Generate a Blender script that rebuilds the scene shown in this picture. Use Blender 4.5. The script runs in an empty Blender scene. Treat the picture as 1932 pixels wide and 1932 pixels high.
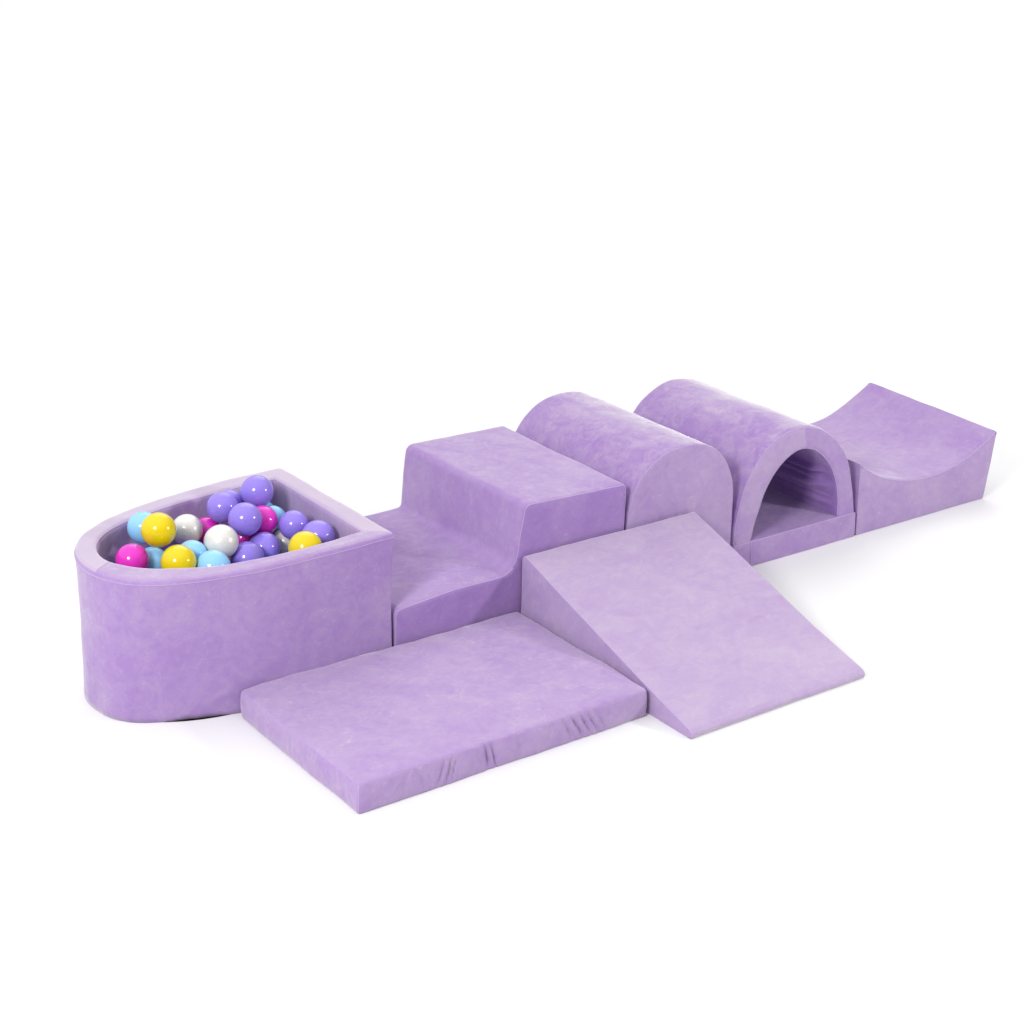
import bpy, bmesh, math, random
from mathutils import Vector, Matrix, noise

SC = bpy.context.scene
COL = SC.collection

# ------------------------------------------------------------------ camera
AZ, EL, RO = 0.6487, 0.3773, 0.0333
cd = bpy.data.cameras.new('camera')
cam = bpy.data.objects.new('camera', cd)
COL.objects.link(cam)
fw = Vector((math.sin(AZ) * math.cos(EL), math.cos(AZ) * math.cos(EL), -math.sin(EL)))
r_ = Vector((math.cos(AZ), -math.sin(AZ), 0))
u_ = r_.cross(fw)
cr = r_ * math.cos(RO) + u_ * math.sin(RO)
cu = u_ * math.cos(RO) - r_ * math.sin(RO)
CAM = Vector((-1.5165, -3.7063, 2.2307))
cam.matrix_world = Matrix(((cr.x, cu.x, -fw.x, CAM.x), (cr.y, cu.y, -fw.y, CAM.y),
                           (cr.z, cu.z, -fw.z, CAM.z), (0, 0, 0, 1)))
cd.sensor_width = 36
cd.lens = 3380.55 / 1932 * 36
cd.clip_end = 1000
SC.camera = cam

# ------------------------------------------------------------------ world: white studio dome, brightest overhead
W = bpy.data.worlds.new('World')
SC.world = W
W.use_nodes = True
nt = W.node_tree
bg = nt.nodes['Background']
tc = nt.nodes.new('ShaderNodeTexCoord')
dp = nt.nodes.new('ShaderNodeVectorMath')
dp.operation = 'DOT_PRODUCT'
mr = nt.nodes.new('ShaderNodeMapRange')
nt.links.new(tc.outputs['Generated'], dp.inputs[0])
dp.inputs[1].default_value = Vector((-0.22, 0.34, 0.88)).normalized()      # brightest side: high, behind the row
nt.links.new(dp.outputs['Value'], mr.inputs['Value'])
mr.inputs['From Min'].default_value = -0.15
mr.inputs['From Max'].default_value = 1.0
mr.inputs['To Min'].default_value = 0.12
mr.inputs['To Max'].default_value = 1.38
bg.inputs['Color'].default_value = (1.0, 1.0, 1.0, 1)
nt.links.new(mr.outputs[0], bg.inputs['Strength'])

# ------------------------------------------------------------------ lamps: softbox by the camera, smaller box at the right
def softbox(name, direction, dist, size, power, target=(0.9, 0.0, 0.3)):
    l = bpy.data.lights.new(name, 'AREA')
    l.shape = 'DISK'
    l.size = size
    l.energy = power
    o = bpy.data.objects.new(name, l)
    COL.objects.link(o)
    t = Vector(target)
    d = Vector(direction).normalized()
    o.location = t + d * dist
    o.rotation_euler = d.to_track_quat('Z', 'Y').to_euler()
    return o
softbox('softbox_main', (-0.72, -0.40, 0.54), 5.2, 1.15, 182)
softbox('softbox_side', (0.63, -0.69, 0.33), 5.5, 0.6, 100)
# added out-of-view fill lamps lift the empty floor behind the set to white
softbox('added_floor_fill', (0, 0, 1), 7.0, 9.0, 235, (6.0, 6.5, 0.0))
softbox('added_floor_fill', (0, 0, 1), 9.0, 12.0, 640, (13.5, 14.5, 0.0))

SC.view_settings.view_transform = 'Standard'
SC.view_settings.look = 'None'
SC.view_settings.exposure = 0
SC.view_settings.gamma = 1
SC.view_settings.use_curve_mapping = False
SC.cycles.max_bounces = 8
SC.cycles.diffuse_bounces = 5

# ------------------------------------------------------------------ materials
def new_mat(name):
    m = bpy.data.materials.new(name)
    m.use_nodes = True
    return m, m.node_tree, m.node_tree.nodes['Principled BSDF']

VELVETS = {}
def velvet(seed, nap=0.0, rot=0.0, stretch=(1, 1, 1), wrinkle=0.25, mottle=0.40, smin=0.05, stint=(0.73, 0.74, 0.67), srough=0.44):
    """Brushed lavender velour. nap: how the pile of this cut of cloth lies; inside the tunnel also painted shade (+ paler, - deeper)."""
    key = (seed, nap, rot, stretch, wrinkle, mottle, smin)
    if key in VELVETS:
        return VELVETS[key]
    m, t, b = new_mat('lavender_velour')
    N, L = t.nodes, t.links
    co = N.new('ShaderNodeTexCoord')
    mp = N.new('ShaderNodeMapping')
    mp.inputs['Location'].default_value = (seed * 3.17, seed * 1.73, seed * 2.31)
    mp.inputs['Rotation'].default_value = (rot * 0.4, rot * 0.3, rot)
    mp.inputs['Scale'].default_value = stretch
    L.new(co.outputs['Object'], mp.inputs[0])
    def noi(scale, detail, rough, dist, src=mp):
        n = N.new('ShaderNodeTexNoise')
        n.inputs['Scale'].default_value = scale
        n.inputs['Detail'].default_value = detail
        n.inputs['Roughness'].default_value = rough
        n.inputs['Distortion'].default_value = dist
        L.new(src.outputs[0], n.inputs['Vector'])
        return n.outputs[0]
    def math_(op, a, bb):
        n = N.new('ShaderNodeMath')
        n.operation = op
        for i, v in enumerate((a, bb)):
            if isinstance(v, (int, float)):
                n.inputs[i].default_value = v
            else:
                L.new(v, n.inputs[i])
        return n.outputs[0]
    big = noi(5.5, 5, 0.62, 0.6)
    mid = noi(19, 5, 0.68, 1.3)
    mp2 = N.new('ShaderNodeMapping')
    mp2.inputs['Scale'].default_value = (26, 70, 34)
    mp2.inputs['Rotation'].default_value = (0.5, 0.3, 0.7 + rot)
    L.new(co.outputs['Object'], mp2.inputs[0])
    stroke = noi(1.0, 4, 0.7, 1.5, mp2)
    fine = noi(420, 2, 0.6, 0.0)
    s = math_('ADD', math_('MULTIPLY', big, 0.44), math_('MULTIPLY', mid, 0.36))
    s = math_('ADD', s, math_('MULTIPLY', stroke, 0.22))
    s = math_('ADD', s, math_('MULTIPLY', fine, 0.10))
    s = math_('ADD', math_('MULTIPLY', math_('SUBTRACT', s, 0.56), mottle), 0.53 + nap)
    mp3 = N.new('ShaderNodeMapping')                          # small creased flecks in the pile
    mp3.inputs['Scale'].default_value = (34, 120, 60)
    mp3.inputs['Rotation'].default_value = (0.9, 0.5, 0.3 - rot)
    L.new(co.outputs['Object'], mp3.inputs[0])
    fleck = noi(1.0, 2, 0.5, 2.5, mp3)
    fm_ = N.new('ShaderNodeMapRange')
    fm_.inputs['From Min'].default_value = 0.60
    fm_.inputs['From Max'].default_value = 0.74
    L.new(fleck, fm_.inputs['Value'])
    gate = N.new('ShaderNodeMapRange')
    gate.inputs['From Min'].default_value = 0.46
    gate.inputs['From Max'].default_value = 0.60
    L.new(mid, gate.inputs['Value'])
    fk = math_('MULTIPLY', math_('MULTIPLY', fm_.outputs[0], gate.outputs[0]), 0.10)
    s = math_('ADD', s, fk)
    rp = N.new('ShaderNodeValToRGB')
    L.new(s, rp.inputs[0])
    e = rp.color_ramp.elements
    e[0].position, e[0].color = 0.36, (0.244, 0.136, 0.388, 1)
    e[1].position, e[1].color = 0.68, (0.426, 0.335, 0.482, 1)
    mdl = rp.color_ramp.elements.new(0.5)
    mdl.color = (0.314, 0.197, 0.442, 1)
    L.new(rp.outputs[0], b.inputs['Base Color'])
    b.inputs['Roughness'].default_value = 0.95
    b.inputs['Specular IOR Level'].default_value = 0.08
    sm = N.new('ShaderNodeMapRange')                       # pile brushed towards or away from the eye
    sm.inputs['From Min'].default_value = 0.36
    sm.inputs['From Max'].default_value = 0.68
    sm.inputs['To Min'].default_value = smin
    sm.inputs['To Max'].default_value = 1.0
    L.new(s, sm.inputs['Value'])
    L.new(sm.outputs[0], b.inputs['Sheen Weight'])
    b.inputs['Sheen Roughness'].default_value = srough
    b.inputs['Sheen Tint'].default_value = stint + (1,)
    w1 = noi(28, 4, 0.6, 0.8)
    h = math_('ADD', math_('MULTIPLY', w1, wrinkle), math_('MULTIPLY', fine, 0.10))
    h = math_('ADD', h, math_('MULTIPLY', stroke, 0.12))
    h = math_('ADD', h, math_('MULTIPLY', fk, 1.5))
    bp = N.new('ShaderNodeBump')
    bp.inputs['Strength'].default_value = 0.55
    bp.inputs['Distance'].default_value = 0.006
    L.new(h, bp.inputs['Height'])
    L.new(bp.outputs[0], b.inputs['Normal'])
    VELVETS[key] = m
    return m

def seam_mat():
    m, t, b = new_mat('lavender_piping')
    b.inputs['Base Color'].default_value = (0.40, 0.30, 0.50, 1)
    b.inputs['Roughness'].default_value = 0.9
    b.inputs['Sheen Weight'].default_value = 0.45
    b.inputs['Sheen Tint'].default_value = (0.93, 0.88, 0.95, 1)
    return m
SEAM = seam_mat()

def plastic(name, col, rough=0.15, pearl=False):
    m, t, b = new_mat(name)
    N, L = t.nodes, t.links
    co = N.new('ShaderNodeTexCoord')
    n = N.new('ShaderNodeTexNoise')
    n.inputs['Scale'].default_value = 14
    n.inputs['Detail'].default_value = 4
    L.new(co.outputs['Object'], n.inputs['Vector'])
    rp = N.new('ShaderNodeValToRGB')
    k = 0.86 if pearl else 0.94
    rp.color_ramp.elements[0].position = 0.35
    rp.color_ramp.elements[1].position = 0.65
    rp.color_ramp.elements[0].color = tuple(c * k for c in col) + (1,)
    rp.color_ramp.elements[1].color = tuple(col) + (1,)
    L.new(n.outputs[0], rp.inputs[0])
    L.new(rp.outputs[0], b.inputs['Base Color'])
    b.inputs['Roughness'].default_value = rough
    b.inputs['Specular IOR Level'].default_value = 0.5
    b.inputs['Subsurface Weight'].default_value = 0.0
    if pearl:
        b.inputs['Metallic'].default_value = 0.12
        b.inputs['Roughness'].default_value = 0.32
        b.inputs['Coat Weight'].default_value = 0.7
        b.inputs['Coat Roughness'].default_value = 0.12
    n2 = N.new('ShaderNodeTexNoise')
    n2.inputs['Scale'].default_value = 22
    L.new(co.outputs['Object'], n2.inputs['Vector'])
    bp = N.new('ShaderNodeBump')
    bp.inputs['Strength'].default_value = 0.025
    bp.inputs['Distance'].default_value = 0.004
    L.new(n2.outputs[0], bp.inputs['Height'])
    L.new(bp.outputs[0], b.inputs['Normal'])
    return m
BALL_MAT = {
    'purple': plastic('purple_plastic', (0.265, 0.190, 0.680)),
    'blue': plastic('light_blue_plastic', (0.255, 0.545, 0.850)),
    'magenta': plastic('magenta_plastic', (0.680, 0.030, 0.470)),
    'yellow': plastic('yellow_plastic', (0.700, 0.540, 0.003)),
    'pearl': plastic('pearl_plastic', (0.740, 0.720, 0.685), pearl=True),
}

def floor_mat():
    m, t, b = new_mat('white_studio_floor')
    N, L = t.nodes, t.links
    co = N.new('ShaderNodeTexCoord')
    n = N.new('ShaderNodeTexNoise')
    n.inputs['Scale'].default_value = 3
    L.new(co.outputs['Object'], n.inputs['Vector'])
    rp = N.new('ShaderNodeValToRGB')
    rp.color_ramp.elements[0].color = (0.762, 0.762, 0.762, 1)
    rp.color_ramp.elements[1].color = (0.772, 0.772, 0.772, 1)
    L.new(n.outputs[0], rp.inputs[0])
    L.new(rp.outputs[0], b.inputs['Base Color'])
    b.inputs['Roughness'].default_value = 1.0
    b.inputs['Specular IOR Level'].default_value = 0.0
    return m
FLOOR = floor_mat()

# ------------------------------------------------------------------ helpers
def thing(name, label, cat, loc, group=None):
    o = bpy.data.objects.new(name, None)
    o.empty_display_size = 0.1
    COL.objects.link(o)
    o.location = loc
    o['label'] = label
    o['category'] = cat
    if group:
        o['group'] = group
    return o

def link(name, me, mat, parent=None):
    o = bpy.data.objects.new(name, me)
    me.materials.append(mat)
    COL.objects.link(o)
    if parent:
        o.parent = parent
    return o

def catmull(P, n, closed=False):
    """n points per span"""
    out = []
    m = len(P)
    spans = m if closed else m - 1
    for i in range(spans):
        if closed:
            a, b, c, d = P[(i - 1) % m], P[i], P[(i + 1) % m], P[(i + 2) % m]
        else:
            a, b, c, d = P[max(i - 1, 0)], P[i], P[i + 1], P[min(i + 2, m - 1)]
        for k in range(n):
            t = k / n
            out.append(tuple(0.5 * (2 * b[j] + (c[j] - a[j]) * t + (2 * a[j] - 5 * b[j] + 4 * c[j] - d[j]) * t * t
                                    + (3 * b[j] - a[j] - 3 * c[j] + d[j]) * t ** 3) for j in range(2)))
    if not closed:
        out.append(tuple(P[-1]))
    return out

def fillet(poly, n=5):
    """poly: list of (x, y, r); returns a closed dense outline"""
    out = []
    m = len(poly)
    for i in range(m):
        p = Vector(poly[i][:2]); r = poly[i][2]
        a = Vector(poly[i - 1][:2]); b = Vector(poly[(i + 1) % m][:2])
        if r <= 0:
            out.append(tuple(p)); continue
        d1 = (a - p).normalized(); d2 = (b - p).normalized()
        ang = d1.angle(d2)
        t = min(r / math.tan(ang / 2), 0.48 * (a - p).length, 0.48 * (b - p).length)
        s, e = p + d1 * t, p + d2 * t
        for k in range(n + 1):
            q = k / n
            # near-circular via rational quadratic
            wgt = math.sin(ang / 2)
            den = (1 - q) ** 2 + 2 * wgt * q * (1 - q) + q * q
            out.append(tuple((s * (1 - q) ** 2 + p * 2 * wgt * q * (1 - q) + e * q * q) / den))
    return out

def densify(P, ds, closed=True):
    out = []
    m = len(P)
    for i in range(m if closed else m - 1):
        a, b = Vector(P[i]), Vector(P[(i + 1) % m])
        l = (b - a).length
        if l < 1e-6:
            continue
        k = max(1, round(l / ds))
        for j in range(k):
            out.append(tuple(a.lerp(b, j / k)))
    if not closed:
        out.append(tuple(P[-1]))
    return out

def densify2(P, Q, ds):
    """densify two outlines of the same vertex count alike"""
    A, B = [], []
    m = len(P)
    for i in range(m):
        a, b = Vector(P[i]), Vector(P[(i + 1) % m])
        c, d = Vector(Q[i]), Vector(Q[(i + 1) % m])
        l = (b - a).length
        if l < 1e-6:
            continue
        k = max(1, round(l / ds))
        for j in range(k):
            A.append(tuple(a.lerp(b, j / k))); B.append(tuple(c.lerp(d, j / k)))
    return A, B

def area2(P):
    return sum(P[i - 1][0] * P[i][1] - P[i][0] * P[i - 1][1] for i in range(len(P)))

def inward(P):
    """inward unit normals of a CCW outline"""
    m = len(P)
    out = []
    for i in range(m):
        a, p, b = Vector(P[i - 1]), Vector(P[i]), Vector(P[(i + 1) % m])
        t = (p - a).normalized() + (b - p).normalized()
        t.normalize()
        out.append(Vector((-t.y, t.x)))
    return out

class Solid:
    """A stuffed shape built as one closed skin, displaced, then cut along its seams into separate cloth panels."""
    def __init__(self):
        self.bm = bmesh.new()
        self.bm.faces.layers.int.new('panel')
        self.bm.faces.layers.int.new('flat')
        self.pan = self.bm.faces.layers.int.get('panel')
        self.flat = self.bm.faces.layers.int.get('flat')
        self.rings = {}

    def extrude(self, prof, depth, to3, rnd, sections, cap_ds, panel=lambda i: 0, front=1, back=2, prof2=None):
        if area2(prof) < 0:
            prof = prof[::-1]
            prof2 = prof2 and prof2[::-1]
        prof2 = prof2 or prof
        nrm = inward(prof)
        K = 4
        sec = []
        for k in range(K + 1):
            th = k / K * math.pi / 2
            sec.append((rnd * (1 - math.sin(th)), rnd * (1 - math.cos(th))))
        inner = [(0, rnd + (depth - 2 * rnd) * j / sections) for j in range(1, sections)]
        full = sec + inner + [(i, depth - w) for i, w in sec[::-1]]
        bm = self.bm
        def mix(p, q, w):
            t = w / depth
            t = t * t * (3 - 2 * t)
            return p[0] * (1 - t) + q[0] * t, p[1] * (1 - t) + q[1] * t
        V = [[bm.verts.new(to3(mix(p, q, w)[0] + n.x * ins, mix(p, q, w)[1] + n.y * ins, w)) for p, q, n in zip(prof, prof2, nrm)] for ins, w in full]
        m = len(prof)
        last = len(full) - 1
        for s in range(last):
            for i in range(m):
                j = (i + 1) % m
                f = bm.faces.new((V[s][i], V[s][j], V[s + 1][j], V[s + 1][i]))
                f[self.pan] = front if s < K // 2 else back if s >= last - K // 2 else panel(i / m)
        for ring, pid in ((V[0], front), (V[-1], back)):
            f = bm.faces.new(ring)
            f[self.pan] = pid
            f[self.flat] = pid
        self.rings['front'] = V[K // 2]
        self.rings['back'] = V[last - K // 2]
        self.V, self.prof = V, prof
        bm.normal_update()
        # cut the caps into a fine grid so that they can bulge
        for pid, cap in ((front, V[0]), (back, V[-1])):
            lo = Vector((min(v.co[i] for v in cap) for i in range(3)))
            hi = Vector((max(v.co[i] for v in cap) for i in range(3)))
            for ax in range(3):
                if hi[ax] - lo[ax] < 1e-4:
                    continue
                n = int((hi[ax] - lo[ax]) / cap_ds)
                no = Vector((0, 0, 0)); no[ax] = 1
                for k in range(1, n):
                    c = lo.copy(); c[ax] = lo[ax] + (hi[ax] - lo[ax]) * k / n + 1e-4
                    fs = [f for f in bm.faces if f[self.flat] == pid]
                    es = {e for f in fs for e in f.edges}
                    vs = {v for f in fs for v in f.verts}
                    bmesh.ops.bisect_plane(bm, geom=fs + list(es) + list(vs), dist=1e-5, plane_co=c, plane_no=no)
        bmesh.ops.recalc_face_normals(bm, faces=bm.faces[:])

    def sweep(self, outer, inner, depth, to3, rnd, ds, closed, warp=None, pids=(0, 1, 2, 3), front_of=None, rb=None):
        """outer/inner: matching station lists; section is a rounded rectangle (thickness x depth).
        panel ids: outer, front (w=0), inner, back"""
        bm = self.bm
        rb = rb or rnd
        K = 4
        nw = max(2, round((depth - 2 * rnd) / ds))
        rows = []
        for si, (o, n) in enumerate(zip(outer, inner)):
            o, n = Vector(o), Vector(n)
            T = (n - o).length
            d = (n - o) / T
            sec = []
            na = 6
            for k in range(nw):                                   # outer side, w from depth-rnd up to rnd
                sec.append((0, depth - rb - (depth - rb - rnd) * k / nw, 0))
            for k in range(K):
                th = k / K * math.pi / 2
                sec.append((rnd - rnd * math.cos(th), rnd - rnd * math.sin(th), 0 if k < K // 2 else 1))
            for k in range(na):
                sec.append((rnd + (T - 2 * rnd) * k / na, 0, 1))
            for k in range(K):
                th = k / K * math.pi / 2
                sec.append((T - rnd + rnd * math.sin(th), rnd - rnd * math.cos(th), 1 if k < K // 2 else 2))
            for k in range(nw):
                sec.append((T, rnd + (depth - rb - rnd) * k / nw, 2))
            for k in range(K):
                th = k / K * math.pi / 2
                sec.append((T - rb + rb * math.cos(th), depth - rb + rb * math.sin(th), 2 if k < K // 2 else 3))
            for k in range(na):
                sec.append((T - rb - (T - 2 * rb) * k / na, depth, 3))
            for k in range(K):
                th = k / K * math.pi / 2
                sec.append((rb - rb * math.sin(th), depth - rb + rb * math.cos(th), 3 if k < K // 2 else 0))
            row = []
            for a, w, g in sec:
                p = o + d * a
                if warp:
                    p = p + d * warp(si, a, w, T)
                row.append(bm.verts.new(to3(p.x, p.y, w)))
            rows.append((row, [g for _, _, g in sec]))
        m = len(rows)
        for s in range(m if closed else m - 1):
            A, ga = rows[s]
            B, _ = rows[(s + 1) % m]
            c = len(A)
            for i in range(c):
                j = (i + 1) % c
                f = bm.faces.new((A[i], A[j], B[j], B[i]))
                g = ga[i]
                pid = pids[g]
                if g == 1 and front_of:
                    pid = front_of(s)
                f[self.pan] = pid
        if not closed:
            for row, g in (rows[0], rows[-1]):
                f = bm.faces.new(row)
                f[self.pan] = pids[0]
        self.rings['outer_front'] = [r[0][nw + K // 2] for r in rows]
        self.rings['outer_low'] = [r[0][nw] for r in rows]
        self.rings['inner_front'] = [r[0][nw + K + 6 + K // 2] for r in rows]
        self.rows = rows
        self.idx = dict(front0=nw + K // 2, front1=nw + K + 6 + K // 2)
        bmesh.ops.recalc_face_normals(bm, faces=bm.faces[:])

    def displace(self, a1=0.003, f1=5.0, a2=0.0012, f2=19.0, seed=0.0, extra=None, ground=True):
        bm = self.bm
        bm.normal_update()
        off = Vector((seed * 7.7, seed * 3.3, seed * 5.1))
        new = []
        for v in bm.verts:
            d = a1 * noise.noise(v.co * f1 + off) + a2 * noise.noise(v.co * f2 + off * 2)
            if extra:
                d += extra(v.co, v.normal)
            new.append(v.co + v.normal * d)
        for v, c in zip(bm.verts, new):
            low = v.co.z < 0.0035
            v.co = c
            if ground and (c.z < 0.0005 or low):
                v.co.z = 0.0005
        bm.normal_update()

    def panels(self, root, spec):
        """spec: {panel id: (part name, material)}"""
        base = root.location
        self.bm.verts.index_update()
        made = {}
        for pid, (name, mat) in spec.items():
            ids, co, nr, faces = {}, [], [], []
            for f in self.bm.faces:
                if f[self.pan] != pid:
                    continue
                fc = []
                for v in f.verts:
                    k = v.index
                    if k not in ids:
                        ids[k] = len(co)
                        co.append(v.co - base)
                        nr.append(v.normal.copy())
                    fc.append(ids[k])
                faces.append(fc)
            me = bpy.data.meshes.new(name)
            me.from_pydata(co, [], faces)
            me.polygons.foreach_set('use_smooth', [True] * len(faces))
            me.update()
            me.normals_split_custom_set_from_vertices(nr)
            made[pid] = link(name, me, mat, root)
        return made

def tube(pts, rad, closed, sides=6):
    bm = bmesh.new()
    m = len(pts)
    rows = []
    for i, p in enumerate(pts):
        a = pts[i - 1] if closed or i > 0 else p
        b = pts[(i + 1) % m] if closed or i < m - 1 else p
        t = (b - a).normalized()
        ref = Vector((0.13, 0.27, 0.95)) if abs(t.z) < 0.8 else Vector((0.9, 0.3, 0.1))
        n1 = t.cross(ref).normalized(); n2 = t.cross(n1)
        rows.append([bm.verts.new(p + (n1 * math.cos(2 * math.pi * k / sides) + n2 * math.sin(2 * math.pi * k / sides)) * rad) for k in range(sides)])
    for i in range(m if closed else m - 1):
        A, B = rows[i], rows[(i + 1) % m]
        for k in range(sides):
            bm.faces.new((A[k], A[(k + 1) % sides], B[(k + 1) % sides], B[k]))
    if not closed:
        bm.faces.new(rows[0]); bm.faces.new(rows[-1])
    bmesh.ops.recalc_face_normals(bm, faces=bm.faces[:])
    return bm

def seam(root, parent, pts, closed, rad=0.0014, name='seam'):
    base = root.location
    P = [Vector(p) - base for p in pts]
    Q = [P[0]]
    for p in P[1:]:
        if (p - Q[-1]).length > 0.003:
            Q.append(p)
    bm = tube(Q, rad, closed)
    me = bpy.data.meshes.new(name)
    bm.to_mesh(me); bm.free()
    me.polygons.foreach_set('use_smooth', [True] * len(me.polygons))
    return link(name, me, SEAM, parent)

def ring_co(ring):
    return [v.co.copy() for v in ring]

# ------------------------------------------------------------------ setting: seamless white floor
fb = bmesh.new()
S = 400
for x, y in ((-S, -S), (S, -S), (S, S), (-S, S)):
    fb.verts.new((x, y, 0))
fb.faces.new(fb.verts[:])
fm = bpy.data.meshes.new('floor')
fb.to_mesh(fm); fb.free()
flo = link('floor', fm, FLOOR)
flo['kind'] = 'structure'
flo['label'] = 'seamless plain white studio floor under the soft play blocks'
BALLS = [
    (0.7205, 0.4194, 0.4283, 0.0460, 'purple', 'purple ball highest in the heap, near the far corner of the pit'),
    (0.6590, 0.4668, 0.3852, 0.0430, 'purple', 'purple ball mostly hidden behind another purple ball at the far rim'),
    (0.6049, 0.4035, 0.4094, 0.0438, 'purple', 'purple ball at the far side, covering most of the purple ball behind it'),
    (0.6200, 0.3045, 0.4055, 0.0460, 'purple', 'large purple ball in front of the heap, with moulded ring facing out'),
    (0.7630, 0.4714, 0.3344, 0.0405, 'blue', 'light blue ball peeking out above the magenta ball by the topmost ball'),
    (0.7531, 0.3931, 0.3455, 0.0405, 'blue', 'small shaded blue ball at the far right, partly behind a magenta ball'),
    (0.6929, 0.3420, 0.3723, 0.0430, 'magenta', 'magenta ball between the ringed purple ball and the blue balls'),
    (0.7586, 0.2838, 0.3660, 0.0412, 'purple', 'purple ball just right of the magenta ball beside the right wall'),
    (0.7763, 0.1842, 0.3620, 0.0460, 'purple', 'purple ball in the right corner of the pit, behind a yellow ball'),
    (0.7568, 0.3283, 0.2976, 0.0405, 'pearl', 'grey pearl ball in shade beside the rightmost yellow ball'),
    (0.6936, 0.1102, 0.3740, 0.0456, 'yellow', 'yellow ball cut off by the front rim near the right corner'),
    (0.6623, 0.2785, 0.3210, 0.0445, 'purple', 'purple ball partly behind another purple ball, left of the grey pearl ball'),
    (0.5852, 0.2317, 0.3249, 0.0460, 'purple', 'purple ball cut off by the front rim at the middle of the pit'),
    (0.5165, 0.2463, 0.3835, 0.0460, 'pearl', 'large pearl white ball in the middle of the heap'),
    (0.6302, 0.4640, 0.2959, 0.0430, 'pearl', 'pearl ball nearly hidden behind the large pearl white ball'),
    (0.4946, 0.4014, 0.3688, 0.0430, 'pearl', 'pearl white ball between a yellow ball and a magenta ball'),
    (0.5667, 0.4297, 0.3377, 0.0405, 'magenta', 'magenta ball half hidden between a pearl ball and the far purple balls'),
    (0.3602, 0.2929, 0.4350, 0.0460, 'yellow', 'yellow ball on top of the heap at the left, whole and shiny'),
    (0.3665, 0.3980, 0.4040, 0.0434, 'blue', 'light blue ball behind the yellow ball, against the far left wall'),
    (0.2790, 0.2869, 0.3704, 0.0430, 'magenta', 'magenta ball at the rounded left end, lowest on the left'),
    (0.3501, 0.3169, 0.3366, 0.0416, 'blue', 'light blue ball between the left magenta ball and a yellow ball'),
    (0.3656, 0.1942, 0.3776, 0.0460, 'yellow', 'yellow ball at the front left, cut off by the front rim'),
    (0.4330, 0.2510, 0.3620, 0.0405, 'blue', 'light blue ball peeking out behind the front left yellow ball'),
    (0.4499, 0.1666, 0.3537, 0.0460, 'blue', 'light blue ball cut off by the front rim, right of a yellow ball'),
    (0.6590, 0.3864, 0.3100, 0.0412, 'magenta', 'magenta ball deep in the gap under the ringed purple ball'),
]
BURIED = [
    (0.502, 0.117, 0.271, 'purple'),
    (0.272, 0.228, 0.247, 'yellow'),
    (0.471, 0.322, 0.271, 'magenta'),
    (0.639, 0.181, 0.190, 'pearl'),
    (0.388, 0.396, 0.269, 'purple'),
    (0.678, 0.462, 0.201, 'pearl'),
    (0.735, 0.229, 0.243, 'blue'),
    (0.543, 0.379, 0.196, 'blue'),
    (0.448, 0.207, 0.228, 'purple'),
    (0.446, 0.379, 0.200, 'yellow'),
    (0.756, 0.105, 0.259, 'magenta'),
    (0.349, 0.168, 0.212, 'pearl'),
    (0.353, 0.350, 0.196, 'purple'),
    (0.647, 0.323, 0.194, 'pearl'),
    (0.773, 0.376, 0.221, 'blue'),
    (0.609, 0.097, 0.245, 'blue'),
    (0.379, 0.275, 0.265, 'purple'),
    (0.574, 0.338, 0.285, 'yellow'),
    (0.535, 0.229, 0.200, 'magenta'),
    (0.255, 0.307, 0.193, 'pearl'),
    (0.474, 0.433, 0.271, 'purple'),
    (0.265, 0.335, 0.283, 'pearl'),
    (0.405, 0.116, 0.272, 'blue'),
    (0.661, 0.182, 0.286, 'blue'),
    (0.312, 0.154, 0.296, 'purple'),
    (0.691, 0.100, 0.193, 'yellow'),
    (0.453, 0.109, 0.192, 'magenta'),
    (0.749, 0.455, 0.249, 'pearl'),
    (0.565, 0.453, 0.244, 'blue'),
    (0.504, 0.240, 0.290, 'purple'),
    (0.619, 0.259, 0.245, 'pearl'),
]

# ------------------------------------------------------------------ ball pit
HP = 0.412
KEY = [((.904, .000), (.833, .060)), ((.790, -.008), (.748, .050)), ((.677, -.012), (.660, .043)), ((.570, -.014), (.560, .043)),
       ((.472, -.012), (.461, .055)), ((.380, -.002), (.380, .072)), ((.300, .018), (.318, .098)), ((.217, .056), (.263, .135)),
       ((.165, .105), (.222, .175)), ((.130, .180), (.195, .228)), ((.125, .270), (.193, .290)), ((.148, .350), (.212, .345)),
       ((.197, .423), (.250, .390)), ((.257, .470), (.295, .422)), ((.339, .512), (.360, .452)), ((.418, .538), (.430, .473)),
       ((.543, .568), (.550, .498)), ((.694, .588), (.690, .514)), ((.900, .600), (.834, .522))]
LEAN = [0, 0, 0, .004, .018, .031, .037, .031, .020, .011, .006, .003, 0, 0, 0, 0, 0, 0, 0]

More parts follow.
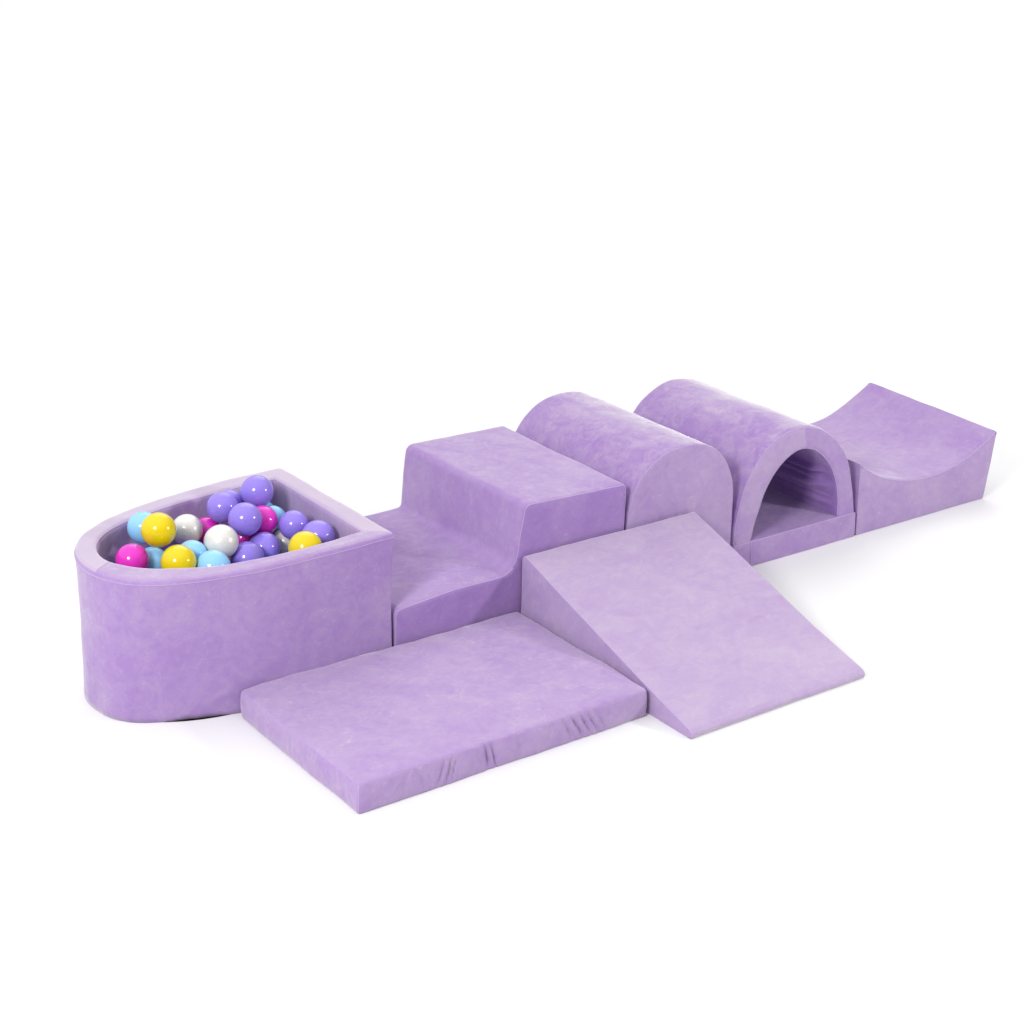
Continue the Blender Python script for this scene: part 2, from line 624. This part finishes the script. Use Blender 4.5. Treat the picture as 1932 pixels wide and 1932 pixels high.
def pit_stations():
    NS = 10
    oo = catmull([k[0] for k in KEY], NS)
    ii = catmull([k[1] for k in KEY], NS)
    ll = []
    for s in range(len(oo)):
        a = min(s // NS, len(LEAN) - 2); t = s / NS - a
        ll.append(LEAN[a] * (1 - t) + LEAN[a + 1] * t)
    oo, ii, ll = oo[1:-1], ii[1:-1], ll[1:-1]           # trim at both corners, close them with small arcs
    def corner(ps, c, pe, n=6):
        res = []
        for k in range(1, n):
            t = k / n
            res.append(tuple(ps[j] * (1 - t) ** 2 + 2 * c[j] * t * (1 - t) + pe[j] * t * t for j in range(2)))
        return res
    c1o, c1i = KEY[-1]; c0o, c0i = KEY[0]
    def lerp(a, b, t):
        return tuple(a[j] * (1 - t) + b[j] * t for j in range(2))
    so, eo = lerp(c1o, c0o, .016), lerp(c1o, c0o, .984)
    si, ei = lerp(c1i, c0i, .016), lerp(c1i, c0i, .984)
    O = oo + corner(oo[-1], c1o, so); I = ii + corner(ii[-1], c1i, si)
    nb = len(oo)
    for k in range(25):
        O.append(lerp(so, eo, k / 24)); I.append(lerp(si, ei, k / 24))
    O += corner(eo, c0o, oo[0]); I += corner(ei, c0i, ii[0])
    L = ll + [0] * (len(O) - len(ll))
    return O, I, L, nb

def build_pit():
    root = thing('ball_pit', 'lavender velour ball pit with a rounded left end, filled with coloured plastic balls', 'ball pit', Vector((.51, .29, 0)))
    O, I, L, nb = pit_stations()
    s = Solid()
    bow = 89                                                 # station of the rim seam on the rounded end
    def warp(si, a, w, T):
        if a > 0.02:
            return -0.006 * math.sin(min(w, .3) / .3 * math.pi)
        q = w / HP
        return L[si] * q ** 0.7 + 0.004 * math.sin(q * math.pi)
    s.sweep(O, I, HP, lambda x, y, w: Vector((x, y, HP - w)), 0.014, 0.012, True, warp, (0, 1, 2, 3),
            front_of=lambda st: 1 if st < bow else 4, rb=0.003)
    s.displace(0.0035, 5, 0.0016, 15, 1)
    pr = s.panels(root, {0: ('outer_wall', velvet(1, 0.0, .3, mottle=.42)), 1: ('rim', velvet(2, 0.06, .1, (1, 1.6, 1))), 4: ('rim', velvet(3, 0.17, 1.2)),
                         2: ('inner_wall', velvet(4, 0.05, .8)), 3: ('underside', velvet(1, 0.0, .3, mottle=.42))})
    pr[1]['label'] = 'front strip of the rim, deeper lavender'
    pr[4]['label'] = 'pale far strip of the rim with brushed nap'
    seam(root, pr[0], ring_co(s.rings['outer_low']), True, .0013)
    seam(root, pr[2], ring_co(s.rings['inner_front']), True, .0011)
    i0, i1 = s.idx['front0'], s.idx['front1']
    seam(root, pr[1], [v.co.copy() for v in s.rows[bow][0][i0:i1 + 1]], False, .0012)
    seam(root, pr[1], [v.co.copy() for v in s.rows[len(O) - 3][0][i0:i1 + 1]], False, .0012)
    # padded floor of the pit
    g = Solid()
    pl = [(p[0], p[1]) for p in I][::2]
    g.extrude(pl, 0.20, lambda x, y, w: Vector((x, y, 0.20 - w)), 0.004, 4, 0.05)
    g.displace(0.001, 6, 0, 1, 2)
    for f in g.bm.faces:
        f[g.pan] = 0
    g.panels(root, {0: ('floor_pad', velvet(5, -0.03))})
build_pit()

# ------------------------------------------------------------------ modules that are a side profile drawn out across the row
def module(name, label, cat, prof, x0, x1, y0, y1, seed, cover, sides, rnd=0.010, ds=0.012, ex=None, amp=(.003, .0012), seams=True, parts=('cover', 'side_panel'), sect=46, prof2=None, lift=0.0):
    root = thing(name, label, cat, Vector(((x0 + x1) / 2, (y0 + y1) / 2, 0)))
    s = Solid()
    p1, p2 = densify2(prof, prof2 or prof, ds)
    s.extrude(p1, y1 - y0, lambda u, v, w: Vector((u, y0 + w, v * (1 + lift * w / (y1 - y0)))), rnd, sect, 0.014, prof2=p2)
    def pucker(c, n):
        e = min(c.y - y0, y1 - c.y)
        d = ex(c, n) if ex else 0
        if abs(n.y) < .7:                                    # cloth gathers a little along the sewn edge
            d += .0016 * noise.noise(Vector((c.x * 75, c.y * 9, c.z * 75 + seed))) * math.exp(-max(e, 0) / .02)
        return d
    s.displace(amp[0], 5, amp[1], 17, seed, pucker)
    pr = s.panels(root, {0: (parts[0], cover), 1: (parts[1], sides), 2: (parts[1], sides)})
    if seams:
        seam(root, pr[1], [c for c in ring_co(s.rings['front'])], True)
        seam(root, pr[2], [c for c in ring_co(s.rings['back'])], True)
    return root, s, pr

def side_wrinkles(spots, y0):
    """gathered folds on a front side: spots = (x, z, length, dx, depth, width)"""
    def ex(c, n):
        if n.y > -0.6:
            return 0
        d = 0
        for x, z, ln, sl, dep, wd in spots:
            q = (c.z - z) / ln
            if abs(q) < 1:
                d -= dep * math.exp(-((c.x - x - sl * (c.z - z)) / wd) ** 2) * (1 - q * q)
        return d
    return ex

# two-step block
step = fillet([(.909, 0, .006), (1.711, 0, .006), (1.711, .388, .016), (1.342, .399, .022), (1.324, .300, .09), (1.310, .197, .052), (1.10, .196, .2), (.909, .180, .022)], 7)
step_back = fillet([(.909, 0, .006), (1.711, 0, .006), (1.711, .396, .020), (1.330, .401, .026), (1.3205, .300, .09), (1.3145, .200, .012), (1.10, .194, .2), (.909, .186, .022)], 7)
module('step_block', 'lavender velour two-step block between the ball pit and the half cylinder', 'foam steps', step, .909, 1.711, 0, .6, 3,
       velvet(11, 0.0, .5, smin=.15), velvet(12, -0.05, .2), rnd=.010, prof2=step_back,
       ex=side_wrinkles([(.925, .165, .03, .2, .003, .004), (.945, .17, .025, .3, .002, .004)], 0))

# half cylinder
arc = [(1.722, 0), (1.7215, .10), (1.722, .20), (1.7235, .265), (1.729, .318), (1.746, .362), (1.780, .408), (1.833, .445), (1.893, .462), (1.953, .465), (2.000, .459),
       (2.036, .446), (2.074, .421), (2.108, .382), (2.134, .333), (2.148, .285), (2.153, .218), (2.156, .10), (2.157, 0)]
half = catmull(arc, 8)
module('half_cylinder', 'lavender velour solid half cylinder hump between the step block and the tunnel', 'foam hump', half, 1.722, 2.157, 0, .6, 5,
       velvet(13, 0.02, 1.0, (1, .8, 1), mottle=0.85, smin=.6, stint=(.98, 1, .90), srough=.38), velvet(14, 0.04, .4), rnd=.009, ds=.012,
       ex=side_wrinkles([(1.93, .41, .05, .1, .003, .005), (1.965, .39, .07, .15, .004, .005), (1.99, .40, .06, .2, .003, .004), (2.03, .36, .07, -.15, .003, .006), (1.78, .30, .08, .5, .002, .006)], 0))

# concave slide end
crv = [(3.402, .248), (3.322, .206), (3.241, .172), (3.146, .149), (3.048, .144), (2.942, .155), (2.843, .184), (2.778, .216), (2.716, .256)]
cv = catmull(crv, 6)
sl = [(2.730, 0, .008), (3.374, 0, .008), (3.402, .248, .006)] + [(x, z, 0) for x, z in cv[1:-1]] + [(2.716, .256, .010)]
module('rocker_block', 'lavender velour block with a hollow curved top at the right end of the row', 'foam block', fillet(sl, 5), 2.716, 3.40, 0, .6, 7,
       velvet(15, 0.01, .9, smin=.2), velvet(16, 0.04, .3), rnd=.008, lift=.065,
       ex=side_wrinkles([(2.755, .05, .05, .5, .003, .005), (2.775, .055, .05, .6, .0035, .005), (2.80, .06, .05, .6, .0025, .005), (2.742, .20, .03, -.5, .002, .004), (2.76, .19, .03, -.7, .002, .004)], 0))

# tunnel: arch on a base slab
def build_tunnel():
    root = thing('tunnel', 'lavender velour arched crawl tunnel with an open front, left of the curved block', 'play tunnel', Vector((2.44, .30, 0)))
    Oo = [(2.164, .087), (2.167, .14), (2.176, .205), (2.196, .28), (2.226, .335), (2.270, .385), (2.330, .420), (2.398, .436), (2.468, .429), (2.532, .406),
          (2.590, .366), (2.640, .312), (2.668, .260), (2.688, .200), (2.706, .14), (2.714, .087)]
    Ii = [(2.247, .087), (2.257, .14), (2.272, .190), (2.292, .240), (2.318, .285), (2.350, .317), (2.386, .341), (2.430, .356), (2.472, .351), (2.512, .332),
          (2.548, .302), (2.577, .268), (2.596, .235), (2.612, .195), (2.625, .14), (2.629, .087)]
    NS = 18
    o, i = catmull(Oo, NS), catmull(Ii, NS)
    s = Solid()
    rnd_ = random.Random(4)
    folds = [(rnd_.uniform(0, 1), rnd_.uniform(.008, .017), rnd_.uniform(.008, .016), rnd_.uniform(-.12, .12)) for _ in range(20)]
    m = len(o)
    def warp(si, a, w, T):
        if a < T - 0.012 or w < .02:
            return 0
        u = si / m
        k = min(1, (w - .02) / .06)
        return k * sum(dep * math.exp(-((u - c - sl_ * (w - .3)) / wd) ** 2) for c, dep, wd, sl_ in folds)
    apex = 7 * NS + 10
    s.sweep(o, i, .6, lambda x, z, w: Vector((x, w, z)), .017, .012, False, warp, (0, 1, 2, 3), front_of=lambda st: 1 if st < apex else 4)
    s.displace(.0025, 5, .0014, 16, 9, ground=False)
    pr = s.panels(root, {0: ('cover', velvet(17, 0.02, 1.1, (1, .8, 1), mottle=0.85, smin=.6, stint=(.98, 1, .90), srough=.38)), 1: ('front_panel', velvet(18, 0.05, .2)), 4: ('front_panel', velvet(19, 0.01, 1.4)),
                         2: ('lining', velvet(20, -0.10, .1)), 3: ('back_panel', velvet(18, 0.09, .2))})  # lining colour deepened: the dark of the tunnel inside is painted in
    pr[1]['label'] = 'pale left half of the arch front'
    pr[4]['label'] = 'deeper lavender right half of the arch front'
    seam(root, pr[1], ring_co(s.rings['outer_front']), False)
    seam(root, pr[2], ring_co(s.rings['inner_front']), False)
    i0, i1 = s.idx['front0'], s.idx['front1']
    seam(root, pr[1], [v.co.copy() for v in s.rows[apex][0][i0:i1 + 1]], False)
    b = Solid()
    bp = fillet([(2.162, 0, .008), (2.722, 0, .008), (2.716, .089, .006), (2.163, .089, .006)], 4)
    b.extrude(densify(bp, .01), .606, lambda u, v, w: Vector((u, -.003 + w, v)), .006, 40, .012)
    rr = random.Random(8)
    sp = [(2.60 + k * .016 + rr.uniform(-.004, .004), .045, .045, .7, .0055, .005) for k in range(6)] + [(2.42, .04, .04, .3, .0014, .006)]
    b.displace(.002, 5, .001, 17, 10, side_wrinkles(sp, 0))
    pb = b.panels(root, {0: ('base', velvet(21, -0.03, .6, smin=0)), 1: ('base_front', velvet(22, 0.0, .9)), 2: ('base_back', velvet(22, 0.0, .9))})  # base tone slightly deeper, painted shade for the tunnel floor
    seam(root, pb[1], ring_co(b.rings['front']), True)
    xs = 2.245
    seam(root, pb[1], [Vector((xs - .004 * k / 8, -.0035, .003 + .084 * k / 8)) for k in range(9)], False)
build_tunnel()

# wedge
def build_wedge():
    x0, x1, y0, y1 = 1.331, 1.973, -.749, -.006
    root = thing('wedge_ramp', 'lavender velour wedge ramp sloping down to the front from the row', 'foam ramp', Vector(((x0 + x1) / 2, (y0 + y1) / 2, 0)))
    s = Solid()
    pr = fillet([(y1, 0, .008), (y1, .256, .014), (-.20, .191, .8), (-.55, .079, .8), (y0 + .014, .025, .02), (y0 - .001, .014, .008), (y0 + .006, 0, .004)], 6)
    s.extrude(densify(pr, .012), x1 - x0, lambda u, v, w: Vector((x0 + w, u, v)), .0035, 50, .014)
    s.displace(.003, 4, .0012, 15, 11)
    p = s.panels(root, {0: ('cover', velvet(23, 0.10, .2, (.7, 1, 1))), 1: ('side_panel', velvet(24, 0.05, .6)), 2: ('side_panel', velvet(24, 0.05, .6))})
    seam(root, p[1], ring_co(s.rings['front']), True, .0011)
    seam(root, p[2], ring_co(s.rings['back']), True, .0011)
build_wedge()

# flat mat
def build_mat():
    x0, x1, y0, y1, H = .4245, 1.3185, -.587, -.008, .080
    root = thing('floor_mat', 'flat rectangular lavender velour mat in front of the ball pit', 'mat', Vector(((x0 + x1) / 2, (y0 + y1) / 2, 0)))
    s = Solid()
    plan = fillet([(x0, y0, .007), (x1, y0, .014), (x1, y1, .010), (x0, y1, .012)], 6)
    s.extrude(densify(plan, .005), H, lambda u, v, w: Vector((u, v, H - w)), .0075, 10, .014)
    L = x1 - x0
    f = []
    for fr, dep, wd, sl_, ln in ((.20, .0022, .005, -.5, .03), (.262, .004, .005, .35, .034), (.288, .005, .005, .3, .036), (.305, .004, .004, .25, .03),
                                 (.395, .003, .006, -.5, .03), (.418, .006, .006, -.2, .04), (.44, .005, .004, -.25, .04), (.53, .003, .006, -.2, .03),
                                 (.66, .003, .006, -.5, .03), (.70, .0045, .006, -.55, .036), (.735, .0055, .005, -.6, .036), (.765, .005, .005, -.6, .036),
                                 (.79, .005, .005, -.6, .036), (.82, .004, .005, -.6, .033), (.86, .002, .007, -.5, .03)):
        f.append((x0 + L * fr, .040, ln * 1.15, sl_, dep * 1.9, wd * 1.1))
    rw = random.Random(31)
    for k in range(26):                                      # slight gathers along the whole front
        f.append((x0 + L * rw.uniform(.03, .97), rw.uniform(.02, .06), rw.uniform(.014, .03), rw.uniform(-.8, .5), rw.uniform(.0012, .003), rw.uniform(.004, .008)))
    wr = side_wrinkles(f, y0)
    lf = [(y0 + (y1 - y0) * rw.uniform(.04, .96), rw.uniform(.02, .06), rw.uniform(.015, .035), rw.uniform(-.6, .6), rw.uniform(.001, .0028), rw.uniform(.005, .012)) for k in range(12)]
    def ex(c, n):
        d = wr(c, n)
        if n.x < -.6:
            for y, z, ln, sl_, dep, wd in lf:
                q = (c.z - z) / ln
                if abs(q) < 1:
                    d -= dep * math.exp(-((c.y - y - sl_ * (c.z - z)) / wd) ** 2) * (1 - q * q)
        if abs(n.z) < .8:                                    # gathered cloth along the top seam
            d += .0012 * noise.noise(Vector((c.x * 60, c.y * 60, c.z * 10))) * math.exp(-max(H - c.z, 0) / .02)
        if n.z > .7:                                         # the top cushions up a little between its edges
            ux = (c.x - x0) / (x1 - x0); uy = (c.y - y0) / (y1 - y0)
            if 0 < ux < 1 and 0 < uy < 1:
                d += .006 * (16 * ux * (1 - ux) * uy * (1 - uy)) ** .4
        elif abs(n.z) < .5:
            d += .004 * math.sin(min(max(c.z / H, 0), 1) * math.pi)
        return d
    s.displace(.0038, 6, .0016, 18, 13, ex)
    p = s.panels(root, {0: ('side_band', velvet(25, 0.03, .3)), 1: ('top_panel', velvet(26, 0.03, .5)), 2: ('bottom_panel', velvet(25, 0.03, .3))})
    i = min(range(len(s.prof)), key=lambda k: (s.prof[k][0] - x0) + (s.prof[k][1] - y0))
    seam(root, p[0], [r[i].co.copy() for r in s.V[2:-3]], False, .0012)
build_mat()

# ------------------------------------------------------------------ balls
def ball_mesh(colour):
    """a blow-moulded hollow ball: two shell halves meeting in a faint parting line, a moulded ring at one pole"""
    bm = bmesh.new()
    nl, ns = 72, 64
    rows = []
    for a in range(nl + 1):
        th = math.pi * a / nl
        r = 1.0
        r += 0.010 * math.exp(-((th - 0.16) / 0.022) ** 2)           # moulded ring
        r -= 0.008 * math.exp(-(th / 0.07) ** 2)
        r += 0.0025 * math.exp(-((th - math.pi / 2) / 0.014) ** 2)   # parting line
        if a in (0, nl):
            rows.append([bm.verts.new((0, 0, r * math.cos(th)))])
        else:
            rows.append([bm.verts.new((r * math.sin(th) * math.cos(2 * math.pi * k / ns), r * math.sin(th) * math.sin(2 * math.pi * k / ns), r * math.cos(th))) for k in range(ns)])
    for a in range(nl):
        A, B = rows[a], rows[a + 1]
        for k in range(ns):
            j = (k + 1) % ns
            if len(A) == 1:
                bm.faces.new((A[0], B[k], B[j]))
            elif len(B) == 1:
                bm.faces.new((A[k], B[0], A[j]))
            else:
                bm.faces.new((A[k], B[k], B[j], A[j]))
    bmesh.ops.recalc_face_normals(bm, faces=bm.faces[:])
    me = bpy.data.meshes.new('ball')
    bm.to_mesh(me); bm.free()
    me.polygons.foreach_set('use_smooth', [True] * len(me.polygons))
    me.materials.append(BALL_MAT[colour])
    return me
BALL_MESH = {c: ball_mesh(c) for c in BALL_MAT}
rb = random.Random(21)
def put_ball(x, y, z, r, colour, label, toward=None):
    o = bpy.data.objects.new('ball', BALL_MESH[colour])
    COL.objects.link(o)
    o.location = (x, y, z)
    o.scale = (r, r, r)
    if toward:
        o.rotation_euler = toward.to_track_quat('Z', 'Y').to_euler()
    else:
        o.rotation_euler = (rb.uniform(.8, 2.3) + (math.pi if rb.random() < .5 else 0), rb.uniform(-.6, .6), rb.uniform(0, 6.28))
    o['label'] = label
    o['category'] = 'ball'
    o['group'] = 'plastic balls in the ball pit'
    return o
for k, (x, y, z, r, c, lab) in enumerate(BALLS):
    tw = None
    if k == 3:
        tw = (CAM - Vector((x, y, z))).normalized() + cr * 0.12 - cu * 0.18
    put_ball(x, y, z, r, c, lab, tw)
for x, y, z, c in BURIED:
    put_ball(x, y, z, .0455, c, '%s ball buried deep under the heap in the ball pit' % c)
